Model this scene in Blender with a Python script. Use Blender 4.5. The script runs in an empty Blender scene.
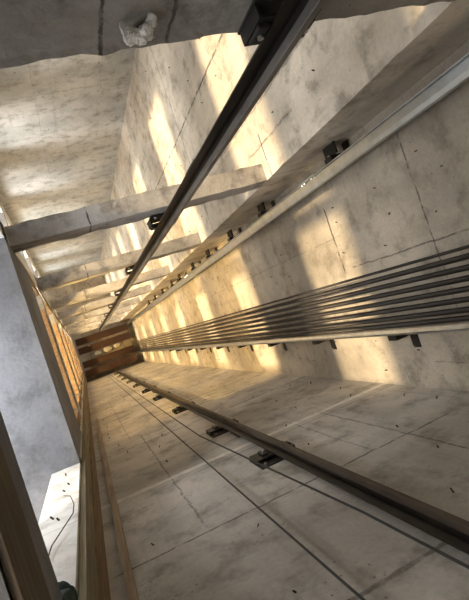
import bpy, bmesh, math, random
from mathutils import Vector, Matrix, noise
random.seed(7)
C = bpy.context.scene.collection
PIT = 2400.0            # depth of the pit floor below the eye, cm

def W(X, y, D):
    """shaft coordinates in cm (X across, y towards the south wall, D down from the eye) -> world metres"""
    return Vector((X / 100.0, -y / 100.0, (PIT - D) / 100.0))

# ------------------------------------------------------------------ mesh helpers
def box(bm, X, y, D):
    (a, b), (c, d), (e, f) = sorted(X), sorted(y), sorted(D)
    v = [bm.verts.new(W(*p)) for p in
         [(a, c, e), (b, c, e), (b, d, e), (a, d, e), (a, c, f), (b, c, f), (b, d, f), (a, d, f)]]
    for q in [(0, 1, 2, 3), (7, 6, 5, 4), (0, 4, 5, 1), (1, 5, 6, 2), (2, 6, 7, 3), (3, 7, 4, 0)]:
        bm.faces.new([v[i] for i in q])
    return v

def prism(bm, pts, axis, lo, hi):
    """polygon swept along an axis. axis 'D': pts are (X,y); 'y': (X,D); 'X': (y,D)"""
    def P(p, t):
        return {'D': (p[0], p[1], t), 'y': (p[0], t, p[1]), 'X': (t, p[0], p[1])}[axis]
    A = [bm.verts.new(W(*P(p, lo))) for p in pts]
    B = [bm.verts.new(W(*P(p, hi))) for p in pts]
    n = len(pts)
    bm.faces.new(A); bm.faces.new(B[::-1])
    for i in range(n):
        bm.faces.new([A[i], B[i], B[(i + 1) % n], A[(i + 1) % n]])

def tube(bm, pts, r, seg=10):
    pts = [W(*p) for p in pts]; r = r / 100.0
    rings = []
    for i, p in enumerate(pts):
        t = (pts[min(i + 1, len(pts) - 1)] - pts[max(i - 1, 0)]).normalized()
        u = t.orthogonal().normalized() if not rings else (pu - t * pu.dot(t)).normalized()
        pu = u
        w = t.cross(u)
        rings.append([bm.verts.new(p + (u * math.cos(2 * math.pi * k / seg) + w * math.sin(2 * math.pi * k / seg)) * r) for k in range(seg)])
    for a, b in zip(rings, rings[1:]):
        for k in range(seg):
            bm.faces.new([a[k], a[(k + 1) % seg], b[(k + 1) % seg], b[k]])
    bm.faces.new(rings[0][::-1]); bm.faces.new(rings[-1])

def disc_bolt(bm, c, axis, r, h, seg=6):
    """hex bolt head at c (cm) sticking out along axis (unit tuple in shaft coordinates)"""
    c2 = tuple(c[i] + axis[i] * h for i in range(3))
    tube(bm, [c, c2], r, seg)

def obj(name, bm, mat, parent=None, bevel=0.0, smooth=False, sub=0):
    bmesh.ops.recalc_face_normals(bm, faces=bm.faces[:])
    me = bpy.data.meshes.new(name); bm.to_mesh(me); bm.free()
    me.materials.append(mat)
    if smooth:
        for p in me.polygons: p.use_smooth = True
    o = bpy.data.objects.new(name, me); C.objects.link(o)
    if bevel:
        m = o.modifiers.new('bevel', 'BEVEL'); m.width = bevel / 100.0; m.segments = 2; m.limit_method = 'ANGLE'
    if parent is not None:
        o.parent = parent
        o.matrix_parent_inverse = Matrix.Translation(-parent.location)
    return o

def tag(o, label, cat, group=None):
    o['label'] = label; o['category'] = cat; o['kind'] = 'thing'
    if group: o['group'] = group
    return o

def struct(o):
    o['kind'] = 'structure'; return o

def thing(name, loc, label, cat, group=None):
    o = bpy.data.objects.new(name, None); C.objects.link(o)
    o.location = W(*loc); o.empty_display_size = .05
    return tag(o, label, cat, group)

def dup(root, delta, label):
    """a copy of a thing with its parts and their sub-parts, shifted by delta (cm, shaft coordinates)"""
    dv = W(*delta) - W(0, 0, 0)
    r = root.copy(); C.objects.link(r); r.location = root.location + dv; r['label'] = label
    def kids(src, dst):
        for ch in list(src.children):
            c = ch.copy(); C.objects.link(c); c.parent = dst
            if src is root:
                c.matrix_parent_inverse = ch.matrix_parent_inverse.copy()
            kids(ch, c)
    kids(root, r)
    return r

def roughen(bm, size, amp, seed=0.0, edge=0.0):
    """cut a coarse mesh finer and knock the cast surface about a little"""
    for _ in range(12):
        es = [e for e in bm.edges if e.calc_length() > size]
        if not es: break
        bmesh.ops.subdivide_edges(bm, edges=es, cuts=1, use_grid_fill=True)
    bmesh.ops.triangulate(bm, faces=bm.faces[:])
    bm.normal_update()
    sv = Vector((seed, seed * 1.7, -seed))
    mv = []
    for v in bm.verts:
        sharp = max((e.calc_face_angle(0) for e in v.link_edges), default=0) > 0.8
        n = noise.noise(v.co * 4 + sv) * amp + noise.noise(v.co * 17 + sv) * amp * .6
        if sharp: n -= edge * max(0, noise.noise(v.co * 9 + sv * 2) + .15) * 1.6
        mv.append((v, v.normal * n))
    for v, d in mv: v.co += d

# ------------------------------------------------------------------ materials
class NT:
    def __init__(s, name):
        s.m = bpy.data.materials.new(name); s.m.use_nodes = True
        s.t = s.m.node_tree; s.b = s.t.nodes['Principled BSDF']
    def n(s, typ, **kw):
        x = s.t.nodes.new(typ)
        for k, v in kw.items(): setattr(x, k, v)
        return x
    def l(s, a, b): s.t.links.new(a, b)
    def math(s, op, a, b=None, clamp=False):
        x = s.n('ShaderNodeMath', operation=op); x.use_clamp = clamp
        for i, v in enumerate((a, b)):
            if v is None: continue
            if isinstance(v, (int, float)): x.inputs[i].default_value = v
            else: s.l(v, x.inputs[i])
        return x.outputs[0]
    def mix(s, fac, a, b, typ='MIX'):
        x = s.n('ShaderNodeMix', data_type='RGBA', blend_type=typ)
        for sock, v in ((x.inputs[0], fac), (x.inputs[6], a), (x.inputs[7], b)):
            if isinstance(v, (int, float)): sock.default_value = v
            elif isinstance(v, tuple): sock.default_value = (*v, 1) if len(v) == 3 else v
            else: s.l(v, sock)
        return x.outputs[2]
    def ramp(s, v, lo, hi):
        x = s.n('ShaderNodeMapRange'); x.interpolation_type = 'SMOOTHSTEP'
        s.l(v, x.inputs[0]); x.inputs[1].default_value = lo; x.inputs[2].default_value = hi
        return x.outputs[0]
    def noise(s, vec, scale, detail=4, rough=.6):
        x = s.n('ShaderNodeTexNoise'); x.inputs['Scale'].default_value = scale
        x.inputs['Detail'].default_value = detail; x.inputs['Roughness'].default_value = rough
        s.l(vec, x.inputs['Vector']); return x.outputs[0]
    def scaled(s, vec, sc):
        x = s.n('ShaderNodeMapping'); x.inputs['Scale'].default_value = sc
        s.l(vec, x.inputs[0]); return x.outputs[0]

def concrete(name, base, stain=(.16, .145, .12), joints=(), pale=(), streak=.35, pits=.6, bump=.25, boards=None):
    """joints / pale: (axis 'X'|'y'|'D', value cm, half width cm, strength, [(axis, lo, hi)])"""
    k = NT(name)
    geo = k.n('ShaderNodeNewGeometry'); pos = geo.outputs['Position']
    sep = k.n('ShaderNodeSeparateXYZ'); k.l(pos, sep.inputs[0])
    ax = {'X': k.math('MULTIPLY', sep.outputs[0], 100.0), 'y': k.math('MULTIPLY', sep.outputs[1], -100.0),
          'D': k.math('MULTIPLY_ADD', sep.outputs[2], -100.0)}
    ax['D'].node.inputs[2].default_value = PIT
    n1 = k.noise(pos, .9, 5); n2 = k.noise(pos, 4.5, 6, .65); n3 = k.noise(pos, 38, 3, .7)
    col = k.mix(k.ramp(n1, .33, .68), tuple(c * .74 for c in base), tuple(min(1, c * 1.16) for c in base))
    col = k.mix(k.math('MULTIPLY', k.ramp(n2, .46, .72), .68), col, stain)
    col = k.mix(.35, col, k.mix(n3, (.25, .25, .25), (.85, .85, .85)), 'OVERLAY')
    if streak:
        st = k.noise(k.scaled(pos, (9, 9, .5)), 1.0, 4, .6)
        col = k.mix(k.math('MULTIPLY', k.ramp(st, .52, .74), streak), col, stain)
    if pits:
        vo = k.n('ShaderNodeTexVoronoi'); vo.inputs['Scale'].default_value = 24; k.l(pos, vo.inputs['Vector'])
        gate = k.ramp(k.noise(pos, 2.4, 3), .5, .62)
        pit = k.math('MULTIPLY', k.math('SUBTRACT', 1.0, k.ramp(vo.outputs['Distance'], .10, .2)), gate)
        col = k.mix(k.math('MULTIPLY', pit, pits), col, (.05, .045, .04))
    wob = k.math('MULTIPLY', k.math('SUBTRACT', k.noise(pos, 5, 5, .7), .5), 5.0)
    brk = k.noise(pos, 11, 3)
    for lst, dark in ((joints, True), (pale, False)):
        for a, v, hw, s, lim in lst:
            d = k.math('ABSOLUTE', k.math('SUBTRACT', k.math('ADD', ax[a], wob), float(v)))
            f = k.math('SUBTRACT', 1.0, k.ramp(d, hw * .35, hw))
            f = k.math('MULTIPLY', f, k.math('MULTIPLY', k.ramp(brk, .28, .55), s))
            for la, lo, hi in lim:
                f = k.math('MULTIPLY', f, k.ramp(ax[la], lo - 3, lo + 3))
                f = k.math('MULTIPLY', f, k.math('SUBTRACT', 1.0, k.ramp(ax[la], hi - 3, hi + 3)))
            col = k.mix(f, col, (.055, .048, .04) if dark else (.74, .71, .66))
    k.l(col, k.b.inputs['Base Color'])
    k.b.inputs['Roughness'].default_value = .88
    k.b.inputs['Specular IOR Level'].default_value = .25
    bp = k.n('ShaderNodeBump'); bp.inputs['Strength'].default_value = bump; bp.inputs['Distance'].default_value = .02
    h = k.math('ADD', k.math('MULTIPLY', n2, .8), k.math('MULTIPLY', n3, .35))
    k.l(h, bp.inputs['Height']); k.l(bp.outputs[0], k.b.inputs['Normal'])
    return k.m

def metal(name, base, rough=.45, met=.9, spots=None, amt=.5, scale=14):
    k = NT(name)
    tc = k.n('ShaderNodeNewGeometry'); pos = tc.outputs['Position']
    n = k.noise(k.scaled(pos, (1, 1, .25)), scale, 5, .65)
    c = k.mix(k.math('MULTIPLY', k.ramp(n, .45, .7), amt), base, spots or tuple(x * .5 for x in base))
    k.l(c, k.b.inputs['Base Color']); k.b.inputs['Metallic'].default_value = met
    r = k.math('ADD', k.math('MULTIPLY', n, .25), rough - .12); k.l(r, k.b.inputs['Roughness'])
    return k.m

def wood(name, base, dark, stretch=(14, 14, .7)):
    k = NT(name)
    geo = k.n('ShaderNodeNewGeometry'); pos = geo.outputs['Position']
    g = k.noise(k.scaled(pos, stretch), 3.0, 5, .65); s = k.noise(pos, 5, 4)
    c = k.mix(k.ramp(g, .35, .68), dark, base)
    c = k.mix(k.math('MULTIPLY', k.ramp(s, .52, .72), .45), c, tuple(x * .6 for x in dark))
    k.l(c, k.b.inputs['Base Color']); k.b.inputs['Roughness'].default_value = .8
    bp = k.n('ShaderNodeBump'); bp.inputs['Strength'].default_value = .3; bp.inputs['Distance'].default_value = .01
    k.l(g, bp.inputs['Height']); k.l(bp.outputs[0], k.b.inputs['Normal'])
    return k.m

def plain(name, c, rough=.8, met=0.0):
    k = NT(name)
    geo = k.n('ShaderNodeNewGeometry')
    n = k.noise(geo.outputs["Position"], 9, 2)
    k.l(k.mix(n, tuple(x * .7 for x in c), tuple(min(1, x * 1.25) for x in c)), k.b.inputs['Base Color'])
    k.b.inputs['Roughness'].default_value = rough; k.b.inputs['Metallic'].default_value = met
    return k.m

def rope_mat():
    k = NT('steel_rope')
    geo = k.n('ShaderNodeNewGeometry'); sep = k.n('ShaderNodeSeparateXYZ'); k.l(geo.outputs['Position'], sep.inputs[0])
    tw = k.math('ADD', k.math('MULTIPLY', sep.outputs[2], 260.0), k.math('MULTIPLY', sep.outputs[1], 420.0))
    s = k.math('MULTIPLY_ADD', k.math('SINE', tw), .5); s.node.inputs[2].default_value = .5
    k.l(k.mix(s, (.018, .016, .015), (.085, .078, .074)), k.b.inputs['Base Color'])
    k.b.inputs['Metallic'].default_value = .75; k.b.inputs['Roughness'].default_value = .42
    bp = k.n('ShaderNodeBump'); bp.inputs['Strength'].default_value = .5; bp.inputs['Distance'].default_value = .004
    k.l(s, bp.inputs['Height']); k.l(bp.outputs[0], k.b.inputs['Normal'])
    return k.m

GREY = (.44, .415, .375)
M = {}
sj = [('D', 20 + 265 * i, 1.3, .75, []) for i in range(1, 9)]
M['south'] = concrete('concrete_south', (.47, .445, .41), streak=.25, joints=[
    ('D', 284, 1.3, .75, [('X', -20, 215)]), ('D', 588, 2.0, .8, []), ('D', 760, 1.6, .6, []), ('D', 930, 2.2, .8, []), ('D', 1180, 2.5, .7, []),
    ('D', 1450, 2.5, .7, []), ('X', 178, 1.1, .6, [('D', 150, 410)]), ('D', 398, 1.2, .5, [('X', 20, 245)]), ('X', 34, 1.2, .55, [('D', 290, 640)]),
    ('X', 150, 1.0, .45, [('D', 284, 420)]), ('D', 172, 2.2, .6, [('X', 40, 190)]), ('X', 20, 1.0, .4, [('D', 640, 1200)])],
    pale=[('D', 412, 5.5, .75, []), ('D', 677, 4.0, .35, [])])
M['east'] = concrete('concrete_east', (.43, .395, .345), joints=[
    ('D', 287, 1.1, .75, [('y', -90, 60)]), ('D', 414, 1.6, .9, [('y', -60, 6)]), ('y', 2.5, 1.0, .7, [('D', 120, 400)]),
    ('D', 552, 1.2, .5, []), ('D', 800, 1.6, .5, []), ('D', 1080, 1.8, .5, []), ('y', -30, .9, .35, [('D', 400, 900)]),
    ('y', 95, .9, .4, [('D', 100, 330)])], streak=.18)
M['north'] = concrete('concrete_north', (.46, .475, .48), joints=[
    ('D', 760, 1.4, .3, []), ('D', 1010, 1.6, .35, []), ('D', 1180, 2, .3, []), ('X', 52, .9, .28, []), ('X', 78, .7, .2, []), ('D', 1430, 2.5, .5, [])], streak=.15, pits=.3)
M['pier'] = concrete('concrete_shaft_end', (.60, .555, .49), joints=[
    ('y', -238, 1.8, .8, [('D', 200, 900)]), ('D', 398, 1.6, .85, [('y', -140, -100)]), ('y', -130, 1.6, .6, [('D', 330, 430)]),
    ('y', -160, 1.3, .5, [('D', 150, 500)]), ('D', 610, 1.5, .5, [])], streak=.2, pits=.45)
M['beam'] = concrete('concrete_beam', (.42, .405, .395), stain=(.08, .075, .07), joints=[('X', 37.5, 1.0, .9, []), ('X', 62.5, 1.1, .85, [('D', 120, 185)])], streak=.15, pits=.8, bump=.5)
M['dark_beam'] = concrete('shaded_beam_concrete', (.30, .285, .265), stain=(.06, .055, .05), joints=[('X', 37.5, 1.0, .9, []), ('X', 62.5, 1.1, .85, [('D', 120, 185)])], streak=.15, pits=.8, bump=.5)  # nearest beam: its shade is put into a darker base colour
M['slab'] = concrete('concrete_landing', (.22, .225, .245), stain=(.10, .10, .105), streak=0, pits=.2, bump=.4)
M['west'] = concrete('concrete_west', (.84, .83, .81), stain=(.34, .32, .29), joints=[('D', 300, .8, .3, []), ('D', 250, .8, .3, [])], streak=.1, pits=.2)
M['pit'] = concrete('concrete_pit', (.42, .37, .30))
M['rail'] = metal('dark_rail_steel', (.035, .031, .028), rough=.42, spots=(.08, .06, .045), amt=.5)
M['railface'] = metal('worn_rail_face', (.22, .215, .205), rough=.5, spots=(.10, .09, .08), amt=.6)
M['browned'] = metal('brown_rail_face', (.085, .066, .05), rough=.6, met=.4, spots=(.04, .03, .024), amt=.7)
M['black'] = metal('black_bracket_paint', (.009, .009, .009), rough=.55, met=.1, spots=(.03, .028, .025), amt=.5)
M['zinc'] = plain('galvanised_steel', (.60, .66, .70), .3, 1.0)
M['bolt'] = metal('bolt_steel', (.55, .55, .55), rough=.3, met=1.0)
M['rust'] = metal('rusty_steel', (.05, .022, .013), rough=.8, met=.1, spots=(.022, .011, .008), amt=.8)
M['wire'] = plain('wire_stub', (.03, .026, .023), .7)
M['cable'] = plain('cable_black', (.018, .018, .019), .6)
M['rope'] = rope_mat()
M['plank'] = wood('formwork_timber', (.25, .165, .09), (.13, .08, .04))
M['plank2'] = wood('olive_timber', (.27, .23, .13), (.15, .12, .07))
M['edge'] = wood('shaded_edge_brown', (.15, .11, .075), (.075, .055, .035), (14, .7, 14))  # wood pattern whose dark brown stands for shade on the slab edge
M['batten'] = wood('pale_batten', (.42, .33, .23), (.25, .18, .12))
M['mortar'] = plain('dried_mortar', (.74, .73, .70), .9)
M['sack'] = plain('white_sack', (.8, .78, .74), .8)
M['green'] = plain('green_net', (.012, .035, .028), .85)
M['cord'] = plain('pale_cord', (.78, .70, .58), .8)

# ------------------------------------------------------------------ setting
XR, YS, YN, XP, YB = 252.0, 118.0, -399.0, 203.0, -100.0
XL, XLN = -26.0, -66.0
TOP = -150.0
XF, HEAD = -205.0, 108.0
SILL = {-150: 70.0, 104: 70.0, 380: 70.0, 645: 40.0}      # parapet height of each storey
FL = [115 + 265 * i for i in range(-1, 9)]; FL[1] = 104       # landing levels

def wall(name, X, y, D, mat):
    bm = bmesh.new(); box(bm, X, y, D); return struct(obj(name, bm, mat))

wall_east = wall('wall_east', (XR, XR + 20), (YB, YS), (TOP, PIT), M['east'])
wall_south = wall('wall_south', (XL - 20, XR + 20), (YS, YS + 20), (TOP, PIT), M['south'])
wall_north = wall('wall_north', (XLN - 20, XR + 20), (YN - 20, YN), (TOP, PIT), M['north'])
bm = bmesh.new(); box(bm, (XP, XR + 20), (YN, YB), (TOP, PIT))
long = [e for e in bm.edges if e.calc_length() > 10]
bmesh.ops.subdivide_edges(bm, edges=long, cuts=400)
for v in bm.verts:                                   # honeycombed arris of the pier end
    if abs(v.co.x - XP / 100) < 1e-4 and abs(v.co.y + YB / 100) < 1e-4:
        n = noise.noise(Vector((v.co.z * 5.1, 3.3, 0))) + .7 * noise.noise(Vector((v.co.z * 19, 0, 1)))
        v.co.x += max(0, .012 * n + .004); v.co.y += max(0, .014 * n + .003)
wall_end = struct(obj('wall_north_east', bm, M['pier']))
bm = bmesh.new(); box(bm, (XF - 15, XR + 20), (-720, 260), (PIT, PIT + 20)); struct(obj('floor', bm, M['pit']))
bm = bmesh.new(); box(bm, (XF - 15, XR + 20), (-720, 260), (TOP - 20, TOP)); struct(obj('ceiling', bm, M['pit']))

# front wall: returns and piers beside the door openings, door heads above them
bm = bmesh.new(); box(bm, (XL - 20, XL), (72, YS), (TOP, PIT)); struct(obj('wall_west', bm, M['west']))
bm = bmesh.new()
prism(bm, [(XL - 20, -100), (XL, -100), (XL, -118), (XLN, -118), (XLN, -126), (XLN - 20, -126), (XLN - 20, -112), (XL - 20, -112)], 'D', TOP, PIT)
struct(obj('wall_west', bm, M['west']))
bm = bmesh.new(); box(bm, (XLN - 20, XLN), (YN, -365), (TOP, PIT)); struct(obj('wall_west', bm, M['west']))
bm = bmesh.new(); box(bm, (XF - 15, -46), (240, 260), (TOP, PIT)); struct(obj('wall_landing', bm, M['west']))
bm = bmesh.new(); box(bm, (XF - 15, XLN - 20), (-720, -700), (TOP, PIT)); struct(obj('wall_landing', bm, M['west']))
for i, f in enumerate(FL):
    bm = bmesh.new()
    prism(bm, [(XF, -700), (XLN, -700), (XLN, -118.2), (XL, -118.2), (XL, 118), (-46, 118), (-46, 240), (XF, 240)], 'D', f, f + 24)
    roughen(bm, .6, .0, i)
    struct(obj('floor_landing', bm, M['slab']))
    if f >= 645:                                     # added unseen screen, keeps the landing lights off the north wall
        bm = bmesh.new(); box(bm, (-152, XLN - 20.2), (-121, -113), (f - 240.5, f - .5)); struct(obj('wall_landing', bm, M['west']))
    bm = bmesh.new(); box(bm, (XF - 15, XF), (-700, 240), (f - SILL.get(f, 12.0), f + HEAD)); struct(obj('wall_facade', bm, M['west']))
    bm = bmesh.new(); box(bm, (XL - 20, XL), (-100, 72), (f + 24.5, f + (150 if f == 380 else 50))); struct(obj('wall_door_head', bm, M['slab'] if f in (104, 380) else M['west']))
    bm = bmesh.new(); box(bm, (XLN - 20, XLN), (-365, -126), (f + 24.5, f + 50)); struct(obj('wall_door_head', bm, M['west']))

# ------------------------------------------------------------------ crossing beams between the two shafts
ords = ['first', 'second', 'third', 'fourth', 'fifth', 'sixth', 'seventh', 'eighth', 'ninth', 'tenth', 'eleventh', 'twelfth', 'thirteenth',
        'fourteenth', 'fifteenth', 'sixteenth', 'seventeenth', 'eighteenth']
BB = [168 + 267 * i for i in range(0, 9)]
blab = ['dark rough concrete beam spanning the very top of the picture, white mortar on its edge',
        'broad pitted grey concrete beam crossing just above the middle left, second from the camera',
        'grey concrete beam crossing below the broad pitted one, third from the camera',
        'fourth concrete beam down the shaft, thin pale band under the third grey beam']
for i, b in enumerate(BB):
    bm = bmesh.new()
    top = 40 if i == 0 else b - 25
    box(bm, (XL + .3, XP - .3), (YB - 16, YB), (top, b))
    roughen(bm, .07 if i < 2 else .12, .006, i * 3.1, edge=.014 if i == 0 else .008)
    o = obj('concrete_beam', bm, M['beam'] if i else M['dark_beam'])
    tag(o, blab[i] if i < 4 else f'{ords[i]} concrete beam down the shaft from the camera, small and golden lit', 'beam', 'concrete beams between the two shafts')

# mortar squeezed out under the nearest beam
bm = bmesh.new()
rnd = random.Random(3)
for j in range(9):
    c = W(44 + rnd.random() * 11, YB + 2.3 + rnd.random() * 1.6, 149 + rnd.random() * 12)
    m = Matrix.Translation(c) @ Matrix.Diagonal((.010 + rnd.random() * .016, .010 + rnd.random() * .008, .012 + rnd.random() * .026, 1))
    bmesh.ops.create_icosphere(bm, subdivisions=3, radius=1.0, matrix=m)
for v in bm.verts:
    v.co += Vector((noise.noise(v.co * 60), noise.noise(v.co * 60 + Vector((9, 0, 0))), noise.noise(v.co * 60 + Vector((0, 9, 0))))) * .012
tag(obj('mortar_lump', bm, M['mortar'], smooth=False), 'white lump of dried mortar hanging on the edge of the topmost dark beam', 'mortar')

# ------------------------------------------------------------------ car guide rails
def rail_bm(side, X, yb, part, hw=6.5):
    """T rail against the north (side=-1) or south (+1) face; yb is the back of its flange"""
    s = -side
    bm = bmesh.new()
    D0, D1 = TOP + 2, PIT - 1
    if part == 'flange':
        prism(bm, [(X - hw, yb), (X + hw, yb), (X + hw, yb + s * 1.0), (X + 2.2, yb + s * 2.0), (X - 2.2, yb + s * 2.0), (X - hw, yb + s * 1.0)], 'D', D0, D1)
    elif part == 'web':
        box(bm, (X - .9, X + .9), (yb + s * 2.0, yb + s * 5.2), (D0, D1))
    else:
        box(bm, (X - 1.5, X + 1.5), (yb + s * 5.2, yb + s * 9.0), (D0, D1))
    return bm

def joint_plate(parent, X, y0, y1, D, mat):
    bm = bmesh.new(); box(bm, (X - 5.5, X + 5.5), (y0, y1), (D - 13, D + 13))
    return obj('joint_plate', bm, mat, parent, bevel=.2)

XT = 104.0; YT = YB + 7.5
rN = thing('guide_rail', (XT, YT, PIT), 'black steel guide rail running from the top edge down along the beams', 'rail')
obj('flange', rail_bm(-1, XT, YT, 'flange'), M['rail'], rN, bevel=.15)
obj('web', rail_bm(-1, XT, YT, 'web'), M['rail'], rN)
obj('blade', rail_bm(-1, XT, YT, 'head'), M['railface'], rN, bevel=.2)
for D in (300, 800, 1300): joint_plate(rN, XT, YT - 1.6, YT - .05, D, M['rail'])

XS = 109.0; YSb = YS - 4.5
rS = thing('guide_rail', (XS, YSb, PIT), 'dark brown steel guide rail running along the lower wall to the right edge', 'rail')
obj('flange', rail_bm(1, XS, YSb, 'flange', 5.0), M['rail'], rS, bevel=.15)
obj('web', rail_bm(1, XS, YSb, 'web'), M['rail'], rS)
obj('blade', rail_bm(1, XS, YSb, 'head'), M['browned'], rS, bevel=.2)
for D in (445, 1010, 1600): joint_plate(rS, XS, YSb + .05, YSb + 1.6, D, M['rail'])

# brackets that hold them
def car_bracket(name, side, X, yw, yb, D, h, label, group):
    """plate on the wall at yw, standing lip towards the rail back at yb, clips and bolts"""
    s = 1 if yb > yw else -1
    r = thing(name, (X, yw, D), label, 'bracket', group)
    e = (.12 if side > 0 else 1.0) * s
    bm = bmesh.new(); lx = 18.5 if side > 0 else 12.5
    box(bm, (X - lx - .5, X + 14), (yw + e, yw + e + s * 1.0), (D - h, D + h * .55)); obj('wall_plate', bm, M['black'], r, bevel=.15)
    for xa in (X - lx, X + 12.3):
        bm = bmesh.new()
        prism(bm, [(yw + e + s * 1.0, D - h * .5), (yb - s * 1.3, D - h * .5), (yb - s * 1.3, D + h * .5), (yw + e + s * 1.0, D + h * .5)], 'X', xa, xa + 1.2)
        obj('cheek_plate', bm, M['black'], r)
    bm = bmesh.new(); box(bm, (X - lx, X + 13.5), (yb - s * 1.3, yb - s * .15), (D - h * .5, D + h * .5)); obj('rail_plate', bm, M['black'], r, bevel=.15)
    for q in (-1, 1):
        bm = bmesh.new(); box(bm, (X + q * 9.6 - 2.4, X + q * 9.6 + 2.2), (yb - s * .1, yb + s * 1.6), (D - h * .32, D + h * .32))
        c = obj('rail_clip', bm, M['black'], r, bevel=.3)
        bm = bmesh.new(); disc_bolt(bm, (X + q * 9.6, yb + s * 1.55, D), (0, s, 0), 1.25, 1.2)
        b = obj('bolt', bm, M['bolt'], c); b.matrix_parent_inverse = Matrix.Identity(4) ; b.parent = c
        b.matrix_parent_inverse = (Matrix.Translation(-r.location)).inverted() @ Matrix.Translation(-r.location)
    bm = bmesh.new(); disc_bolt(bm, (X - lx + 4.5, yw + e + s * 1.0, D - h * .75), (0, s, 0), 1.5, 1.3); obj('anchor_bolt', bm, M['bolt'], r)
    bm = bmesh.new(); disc_bolt(bm, (X + 9, yw + e + s * 1.0, D - h * .75), (0, s, 0), 1.5, 1.3); obj('anchor_bolt', bm, M['bolt'], r)
    return r

gT = 'black brackets of the upper black guide rail'
b0 = car_bracket('rail_bracket', -1, XT, YB, YT, 158, 17, 'large black bolted bracket on the topmost beam behind the upper black rail', gT)
for i in range(1, 8):
    D = 445 + 267 * (i - 1)
    dup(b0, (0, 0, D - 158), f'{ords[i]} black bracket from the camera along the upper black rail, by the {ords[i]} beam')
gS = 'black brackets of the lower brown guide rail'
DS = [356, 497, 703, 912, 1095, 1300, 1500, 1710, 1930, 2150]
b1 = car_bracket('rail_bracket', 1, XS, YS, YSb, DS[0], 18, 'largest black bolted bracket under the dark lower rail, nearest the camera', gS)
for i, D in enumerate(DS[1:], 1):
    dup(b1, (0, 0, D - DS[0]), f'{ords[i]} black bracket from the camera along the dark lower rail')

# ------------------------------------------------------------------ counterweight rails (galvanised)
XC = 236.0
def cw_rail(label, yb, s):
    r = thing('counterweight_rail', (XC, yb, PIT), label, 'rail')
    D0, D1 = TOP + 2, PIT - 1
    bm = bmesh.new(); box(bm, (XC - 5.5, XC + 5.5), (yb, yb + s * .7), (D0, D1)); obj('flange', bm, M['zinc'], r, bevel=.1)
    bm = bmesh.new()
    a, b = yb + s * .7, yb + s * (10.0 if s > 0 else 8.0)
    prism(bm, [(XC + 2.6, a), (XC + 1.7, b - s * 4), (XC + 1.7, b - s * .6), (XC + 1.0, b), (XC - 1.0, b), (XC - 1.7, b - s * .6), (XC - 1.7, b - s * 4), (XC - 2.6, a)], 'D', D0, D1)
    obj('blade', bm, M['zinc'], r, bevel=.2)
    return r
r1 = cw_rail('shiny galvanised counterweight rail crossing diagonally from the upper right edge', -86.0, 1)
r2 = cw_rail('grey galvanised counterweight rail along the underside of the hoist ropes', 65.0, -1)
for D in (392, 950):
    bm = bmesh.new(); box(bm, (XC - 5, XC + 5), (-87.3, -86.05), (D - 16, D + 16)); p = obj('joint_plate', bm, M['zinc'], r1)
    for q in (-12, -7, 7, 12):
        bm = bmesh.new(); disc_bolt(bm, (XC - 3.6, -85.3, D + q), (0, 1, 0), .9, .9); b = obj('bolt', bm, M['bolt'], p)
        b.matrix_parent_inverse = Matrix.Identity(4); b.matrix_parent_inverse = Matrix.Translation(-r1.location) @ Matrix.Translation(r1.location)

def cw_bracket(side, yb, D, label, group):
    """from the rail back (yb) out sideways, then bent back to the east wall"""
    s = side
    r = thing('counterweight_bracket', (XR, yb, D), label, 'bracket', group)
    bm = bmesh.new()
    prism(bm, [(XC - 5, D - 5), (XC + 5, D - 5), (XC + 9, D - 3), (XR - .2, D - 3), (XR - .2, D + 4), (XC + 3, D + 4), (XC + 1, D + 6), (XC - 5, D + 6)], 'y', yb + s * .15, yb + s * 4.5)
    obj('rail_plate', bm, M['black'], r)
    bm = bmesh.new(); box(bm, (XR - 1.0, XR - .15), (yb + s * 4.6, yb + s * 17), (D - 4.5, D + 4.5)); obj('wall_plate', bm, M['black'], r, bevel=.1)
    if s < 0:
        bm = bmesh.new(); box(bm, (XC - 1.5, XC + .5), (yb + s * 4.6, yb + s * 14.5), (D - 9, D + 9)); obj('side_plate', bm, M['black'], r, bevel=.1)
    bm = bmesh.new(); disc_bolt(bm, (XR - 1.0, yb + s * 16, D + 2.6), (-1, 0, 0), .9, 1.0); obj('anchor_bolt', bm, M['bolt'], r)
    bm = bmesh.new(); disc_bolt(bm, (XC - 3.5, yb + s * 4.5, D), (0, s, 0), 1.0, 1.0); obj('clip_bolt', bm, M['bolt'], r)
    return r
g2 = 'black brackets below the grey counterweight rail'
D2 = [344, 485, 622, 760, 897, 1034, 1170, 1306, 1440]
c2 = cw_bracket(1, 65.0, D2[0], 'black bent bracket under the grey counterweight rail, nearest the right edge', g2)
for i, D in enumerate(D2[1:], 1):
    dup(c2, (0, 0, D - D2[0]), f'{ords[i]} black bent bracket from the right edge under the grey counterweight rail')
g1 = 'black brackets behind the shiny counterweight rail'
D1_ = [348, 513, 640, 770, 888, 1023, 1120, 1260, 1400, 1540]
c1 = cw_bracket(-1, -86.0, D1_[0], 'black bracket on the dark wall strip beside the shiny rail, nearest the camera', g1)
for i, D in enumerate(D1_[1:], 1):
    dup(c1, (0, 0, D - D1_[0]), f'{ords[i]} black bracket from the camera along the shiny counterweight rail')

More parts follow.
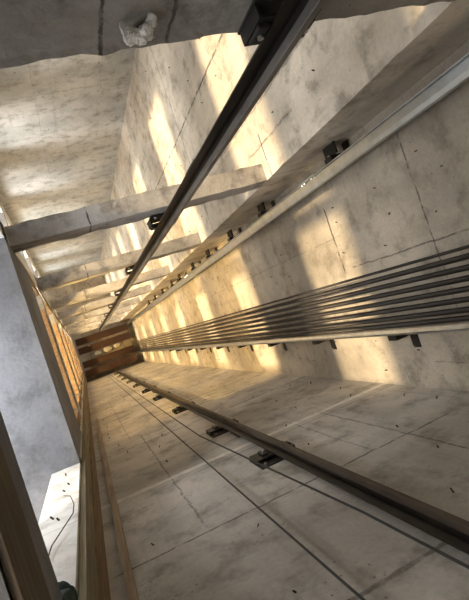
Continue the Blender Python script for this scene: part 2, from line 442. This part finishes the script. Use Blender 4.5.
# ------------------------------------------------------------------ hoist ropes
XRp = 226.0
ys = [12.0, 17.5, 24.0, 30.5, 37.0, 43.5, 50.0, 55.5]
rl = ['topmost', 'second from the top', 'third from the top', 'fourth from the top', 'fourth from the bottom', 'third from the bottom', 'second from the bottom', 'lowest']
for i, y in enumerate(ys):
    bm = bmesh.new()
    tube(bm, [(XRp, y, TOP + 1), (XRp, y, PIT - 4)], 1.9 if i else 1.1, 12)
    o = obj('hoist_rope', bm, M['rope'], smooth=True)
    tag(o, f'dark twisted steel hoist rope, {rl[i]} of the rope bundle on the right', 'rope', 'hoist ropes in a bundle')

# ------------------------------------------------------------------ thin cables on the south wall
for y, keys, lab in ((113, [(TOP + 2, 62), (PIT - 3, 67)], 'thin black cable on the lower wall, the left one, clear of the brackets'),
                     (106, [(TOP + 2, 99), (200, 91), (460, 75), (PIT - 3, 72)], 'thin black cable on the lower wall running just below the dark rail')):
    pts = []
    for (Da, Xa), (Db, Xb) in zip(keys, keys[1:]):
        n = int((Db - Da) / 60) + 1
        pts += [(Xa + (Xb - Xa) * i / n, y, Da + (Db - Da) * i / n) for i in range(n)]
    pts.append((keys[-1][1], y, keys[-1][0]))
    bm = bmesh.new(); tube(bm, pts, .6, 8)
    tag(obj('hanging_cable', bm, M['cable'], smooth=True), lab, 'cable')

# ------------------------------------------------------------------ timber along the south west corner
def board(name, X, y, D, mat, lab, cat='board', seed=0):
    bm = bmesh.new(); box(bm, X, y, D); roughen(bm, .25, .003, seed)
    return tag(obj(name, bm, mat), lab, cat)
board('timber_board', (XL + .6, XL + 3.2), (74, 88), (TOP + 2, PIT - 2), M['plank2'], 'olive timber board beside the white door jamb, lower left')
board('timber_board', (XL + .6, XL + 4.5), (88.6, 104), (TOP + 2, PIT - 2), M['plank'], 'wide brown timber board in the lower left corner of the shaft', seed=2)
board('timber_batten', (-16, -11.5), (YS - 4.2, YS - .5), (TOP + 2, 930), M['batten'], 'narrow pale timber batten running down the lower left wall corner', 'batten', seed=4)

board('edge_shade_strip', (XL + .35, XL + 1.9), (-80, 71), (FL[1] + .6, FL[1] + 25), M['edge'], 'dark brown strip painting the shade on the near landing edge, cutting diagonally across the bottom left corner', seed=9)  # added strip over the concrete slab edge, its brown is painted shade

# door lining posts lower down the front wall, one pair per storey
for i, f in enumerate(FL[3:], 0):
    d0, d1 = (f - 114 if f == 645 else f - 238), f - 4.6
    w = ords[i]
    board('lining_post', (XL - 12, XL - .6), (60, 71.2), (d0, d1), M['plank'], f'golden brown door lining post, {w} storey below the landing, at the lower door edge', 'post', seed=i)
    board('lining_post', (XL - 12, XL - .6), (-99.2, -88), (d0, d1), M['plank'], f'golden brown door lining post, {w} storey below the landing, at the upper door edge', 'post', seed=i + 20)

for i, f in enumerate(FL[3:], 0):
    board('threshold_plank', (XL - 36, XL - 1), (-70, 58), (f - 4.2, f - 1.0), M['plank'], f'golden brown plank lying on the {ords[i]} door threshold below the near landing', 'plank', seed=i + 40)

# pale cord hanging at the north west corner
bm = bmesh.new()
tube(bm, [(XL + 3, -90, 405), (XL + 3.6, -86, 470), (XL + 3.2, -82, 560), (XL + 3, -78, 660)], .5, 6)
tag(obj('pale_cord', bm, M['cord'], smooth=True), 'thin pale cord hanging by the left corner under the broad pitted beam', 'cord')

# debris wire curled on the white jamb, scrap of green netting at the landing edge
bm = bmesh.new()
tube(bm, [(XL - 8, 70.6, 300), (XL - 4, 70.2, 292), (XL - 1.5, 69.8, 272), (XL - 1.5, 69.6, 256), (XL - 6, 70.0, 240), (XL - 10, 70.4, 226), (XL - 11, 70.8, 215)], .28, 6)
tag(obj('bent_wire', bm, M['wire'], smooth=True), 'thin bent wire curling out from the white door jamb', 'wire')
bm = bmesh.new()
bmesh.ops.create_icosphere(bm, subdivisions=4, radius=1.0, matrix=Matrix.Translation(W(XL - 2, 67, 153)) @ Matrix.Diagonal((.035, .045, .20, 1)))
for v in bm.verts:
    v.co += Vector((noise.noise(v.co * 22), noise.noise(v.co * 22 + Vector((7, 0, 0))), noise.noise(v.co * 14) * .6)) * .03
tag(obj('net_scrap', bm, M['green'], smooth=True), 'crumpled dark green netting hanging from the landing edge, bottom left', 'netting')

# ------------------------------------------------------------------ pit: rusty steel beams on the floor
def pit_beam(y, D, lab):
    r = thing('steel_beam', ((XL + XR) / 2, y, PIT), lab, 'beam', 'rusty beams at the bottom of the shaft')
    r['kind'] = 'thing'
    bm = bmesh.new()
    h, w, t = 15, 15, 2
    prism(bm, [(y - w, D - h), (y + w, D - h), (y + w, D - h + t), (y + t, D - h + t), (y + t, D + h - t), (y + w, D + h - t), (y + w, D + h), (y - w, D + h),
               (y - w, D + h - t), (y - t, D + h - t), (y - t, D - h + t), (y - w, D - h + t)], 'X', XL + 9, XR - 31)
    obj('girder', bm, M['rust'], r)
    for X in (XL + 18, XR - 40):
        bm = bmesh.new(); box(bm, (X - 7, X + 7), (y - 7, y + 7), (D + h, PIT - .1)); obj('leg', bm, M['rust'], r)
for y, D, lab in ((-66, 2330, 'rusty brown steel beam at the shaft bottom, uppermost'), (-24, 2340, 'rusty brown steel beam at the shaft bottom, second from above'),
               (82, 2330, 'rusty brown steel beam at the shaft bottom, lowest'), (40, 2345, 'rusty brown steel beam at the shaft bottom, just above the lowest')):
    pit_beam(y, D, lab)
for k, (X, y, s) in enumerate(((66, 8, 15), (112, 4, 19), (158, 2, 15))):
    bm = bmesh.new()
    bmesh.ops.create_icosphere(bm, subdivisions=3, radius=1.0, matrix=Matrix.Translation(W(X, y, PIT - s * .55)) @ Matrix.Diagonal((s * .0115, s * .007, s * .0055, 1)))
    for v in bm.verts: v.co += v.normal * noise.noise(v.co * 9) * .02
    tag(obj('white_sack', bm, M['sack'], smooth=True), ['smallest white sack at the shaft bottom, left', 'middle white sack at the shaft bottom between the rusty beams', 'white sack at the shaft bottom, right'][k], 'sack', 'white sacks between the rusty beams')

# ------------------------------------------------------------------ form tie stubs left in the walls
def stubs(parent, spots, normal, rs):
    for (X, y, D) in spots:
        bm = bmesh.new()
        L = 1.0 + rs.random() * 1.8
        n = Vector(normal); t = Vector((rs.uniform(-1, 1), rs.uniform(-1, 1), rs.uniform(-.6, 1)))
        t -= n * t.dot(n); t.normalize()
        p = Vector((X, y, D))
        a = p + n * .1; b = p + n * (1.2 + rs.random()); c = b + t * L; d = c + t * L * .5 - n * .6
        tube(bm, [tuple(a), tuple(b + t * L * .7)], .34 + rs.random() * .28, 6)
        obj('tie_wire', bm, M['wire'], parent)
rs = random.Random(11)
sp = []
for D in range(190, 1300, 56):
    for X in range(4, 250, 44):
        if rs.random() < .55 and not 84 < X < 124: sp.append((X + rs.uniform(-9, 9), YS, D + rs.uniform(-16, 16)))
stubs(wall_south, sp[:95], (0, -1, 0), rs)
sp = []
for D in range(200, 1200, 66):
    for y in (-58, -36, -12, 78, 100):
        if rs.random() < .6: sp.append((XR, y + rs.uniform(-7, 7), D + rs.uniform(-18, 18)))
stubs(wall_east, sp[:80], (-1, 0, 0), rs)
sp = []
for D in range(640, 1500, 62):
    for X in (-20, 30, 64, 100, 150):
        if rs.random() < .65: sp.append((X + rs.uniform(-3, 3), YN, D + rs.uniform(-14, 14)))
stubs(wall_north, sp[:70], (0, 1, 0), rs)
sp = []
for D in range(230, 1100, 70):
    for y in (-360, -310, -265, -215, -170, -135):
        if rs.random() < .5: sp.append((XP, y + rs.uniform(-8, 8), D + rs.uniform(-18, 18)))
stubs(wall_end, sp[:60], (-1, 0, 0), rs)
jamb = [o for o in C.objects if o.name == 'wall_west'][0]
stubs(jamb, [(XL - 9, 72, 356), (XL - 6, 72, 327), (XL - 8, 72, 314), (XL - 12, 72, 268), (XL - 9, 72, 262)], (0, -1, 0), rs)

# ------------------------------------------------------------------ light
el, az = math.radians(20.5), math.radians(9.5)
dirv = Vector((math.cos(el) * math.cos(az), -math.cos(el) * math.sin(az), -math.sin(el)))
sun = bpy.data.lights.new('sun', 'SUN'); sun.energy = 4.0; sun.angle = math.radians(3.2); sun.color = (1.0, .74, .42)
so = bpy.data.objects.new('sun', sun); C.objects.link(so); so.rotation_euler = dirv.to_track_quat('-Z', 'Y').to_euler()
w = bpy.data.worlds.new('sky'); bpy.context.scene.world = w; w.use_nodes = True
nt = w.node_tree; bg = nt.nodes['Background']
tc = nt.nodes.new('ShaderNodeTexCoord'); sx = nt.nodes.new('ShaderNodeSeparateXYZ'); nt.links.new(tc.outputs['Generated'], sx.inputs[0])
rp = nt.nodes.new('ShaderNodeValToRGB'); nt.links.new(sx.outputs[2], rp.inputs[0])
el_ = rp.color_ramp.elements
el_[0].position = 0.0; el_[0].color = (.10, .085, .065, 1)
el_[1].position = 1.0; el_[1].color = (.40, .52, .70, 1)
for p_, c_ in ((.02, (.70, .67, .62, 1)), (.12, (.92, .91, .88, 1)), (.32, (.90, .91, .90, 1)), (.55, (.58, .66, .76, 1))):
    e_ = el_.new(p_); e_.color = c_
# hazy bright aureole round the low sun
dp = nt.nodes.new('ShaderNodeVectorMath'); dp.operation = 'DOT_PRODUCT'; nt.links.new(tc.outputs['Generated'], dp.inputs[0]); dp.inputs[1].default_value = -dirv
mx = nt.nodes.new('ShaderNodeMath'); mx.operation = 'MAXIMUM'; nt.links.new(dp.outputs['Value'], mx.inputs[0]); mx.inputs[1].default_value = 0
pw = nt.nodes.new('ShaderNodeMath'); pw.operation = 'POWER'; nt.links.new(mx.outputs[0], pw.inputs[0]); pw.inputs[1].default_value = 14
sk = nt.nodes.new('ShaderNodeVectorMath'); sk.operation = 'SCALE'; sk.inputs[0].default_value = (1.0, .8, .5); nt.links.new(pw.outputs[0], sk.inputs['Scale'])
ad = nt.nodes.new('ShaderNodeVectorMath'); ad.operation = 'ADD'; nt.links.new(rp.outputs[0], ad.inputs[0]); nt.links.new(sk.outputs[0], ad.inputs[1])
# added bright sky lobe, low and to the side, lighting the north wall
c_dir = Vector((-math.cos(.1) * math.cos(.85), -math.cos(.1) * math.sin(.85), math.sin(.1)))
d2 = nt.nodes.new('ShaderNodeVectorMath'); d2.operation = 'DOT_PRODUCT'; nt.links.new(tc.outputs['Generated'], d2.inputs[0]); d2.inputs[1].default_value = c_dir
m2 = nt.nodes.new('ShaderNodeMath'); m2.operation = 'MAXIMUM'; nt.links.new(d2.outputs['Value'], m2.inputs[0]); m2.inputs[1].default_value = 0
p2 = nt.nodes.new('ShaderNodeMath'); p2.operation = 'POWER'; nt.links.new(m2.outputs[0], p2.inputs[0]); p2.inputs[1].default_value = 60
s2 = nt.nodes.new('ShaderNodeVectorMath'); s2.operation = 'SCALE'; s2.inputs[0].default_value = (9.5, 9.3, 8.6); nt.links.new(p2.outputs[0], s2.inputs['Scale'])
a2 = nt.nodes.new('ShaderNodeVectorMath'); a2.operation = 'ADD'; nt.links.new(ad.outputs[0], a2.inputs[0]); nt.links.new(s2.outputs[0], a2.inputs[1])
nt.links.new(a2.outputs[0], bg.inputs[0]); bg.inputs[1].default_value = 3.3
for f in FL:                                          # sky portals in the open facade of each storey
    L = bpy.data.lights.new('sky_portal', 'AREA'); L.shape = 'RECTANGLE'; L.size = .95; L.size_y = 9.2
    L.cycles.is_portal = True
    o = bpy.data.objects.new('sky_portal', L); C.objects.link(o)
    o.location = W(XF - 17, -230, f - 110)
    o.rotation_euler = Vector((1, 0, 0)).to_track_quat('-Z', 'Y').to_euler()

for f in FL[3:]:                                      # added unseen warm point lights that turn the lower shaft golden
    for y_, e_, c_ in ((-20, (300 if f > 700 else 90), (1.0, .63, .20)), (-170, 30 if f > 1200 else 0, (1.0, .80, .5))):
        if not e_: continue
        L = bpy.data.lights.new('landing_fill', 'POINT'); L.energy = e_; L.color = c_; L.shadow_soft_size = .06
        o = bpy.data.objects.new('landing_fill', L); C.objects.link(o); o.location = W(-178, y_, f - 200)

L = bpy.data.lights.new('jamb_fill', 'POINT'); L.energy = 28; L.color = (.95, .97, 1.0); L.shadow_soft_size = .15  # added unseen cool point light to brighten the white jamb
o = bpy.data.objects.new('jamb_fill', L); C.objects.link(o); o.location = W(-120, -10, 330)

# ------------------------------------------------------------------ camera
f = 488.0
d = Vector((84 - 234.5, 356 - 300, f)).normalized()
x = Vector((1640 - 234.5, -173 - 300, f)); x = (x - d * x.dot(d)).normalized()
y = d.cross(x)
right = Vector((x[0], -y[0], -d[0])); up = Vector((-x[1], y[1], d[1])); back = Vector((-x[2], y[2], d[2]))
cam = bpy.data.cameras.new('camera'); cam.sensor_fit = 'VERTICAL'; cam.sensor_height = 36; cam.lens = 36 * f / 600
cam.clip_start = .02
co = bpy.data.objects.new('camera', cam); C.objects.link(co)
mw = Matrix((right, up, back)).transposed().to_4x4(); mw.translation = W(0, 0, 0)
co.matrix_world = mw
sc = bpy.context.scene; sc.camera = co
vs = sc.view_settings
vs.view_transform = 'Standard'; vs.look = 'None'; vs.gamma = 1; vs.use_curve_mapping = False; vs.exposure = 0.75
sc.cycles.max_bounces = 14; sc.cycles.diffuse_bounces = 8
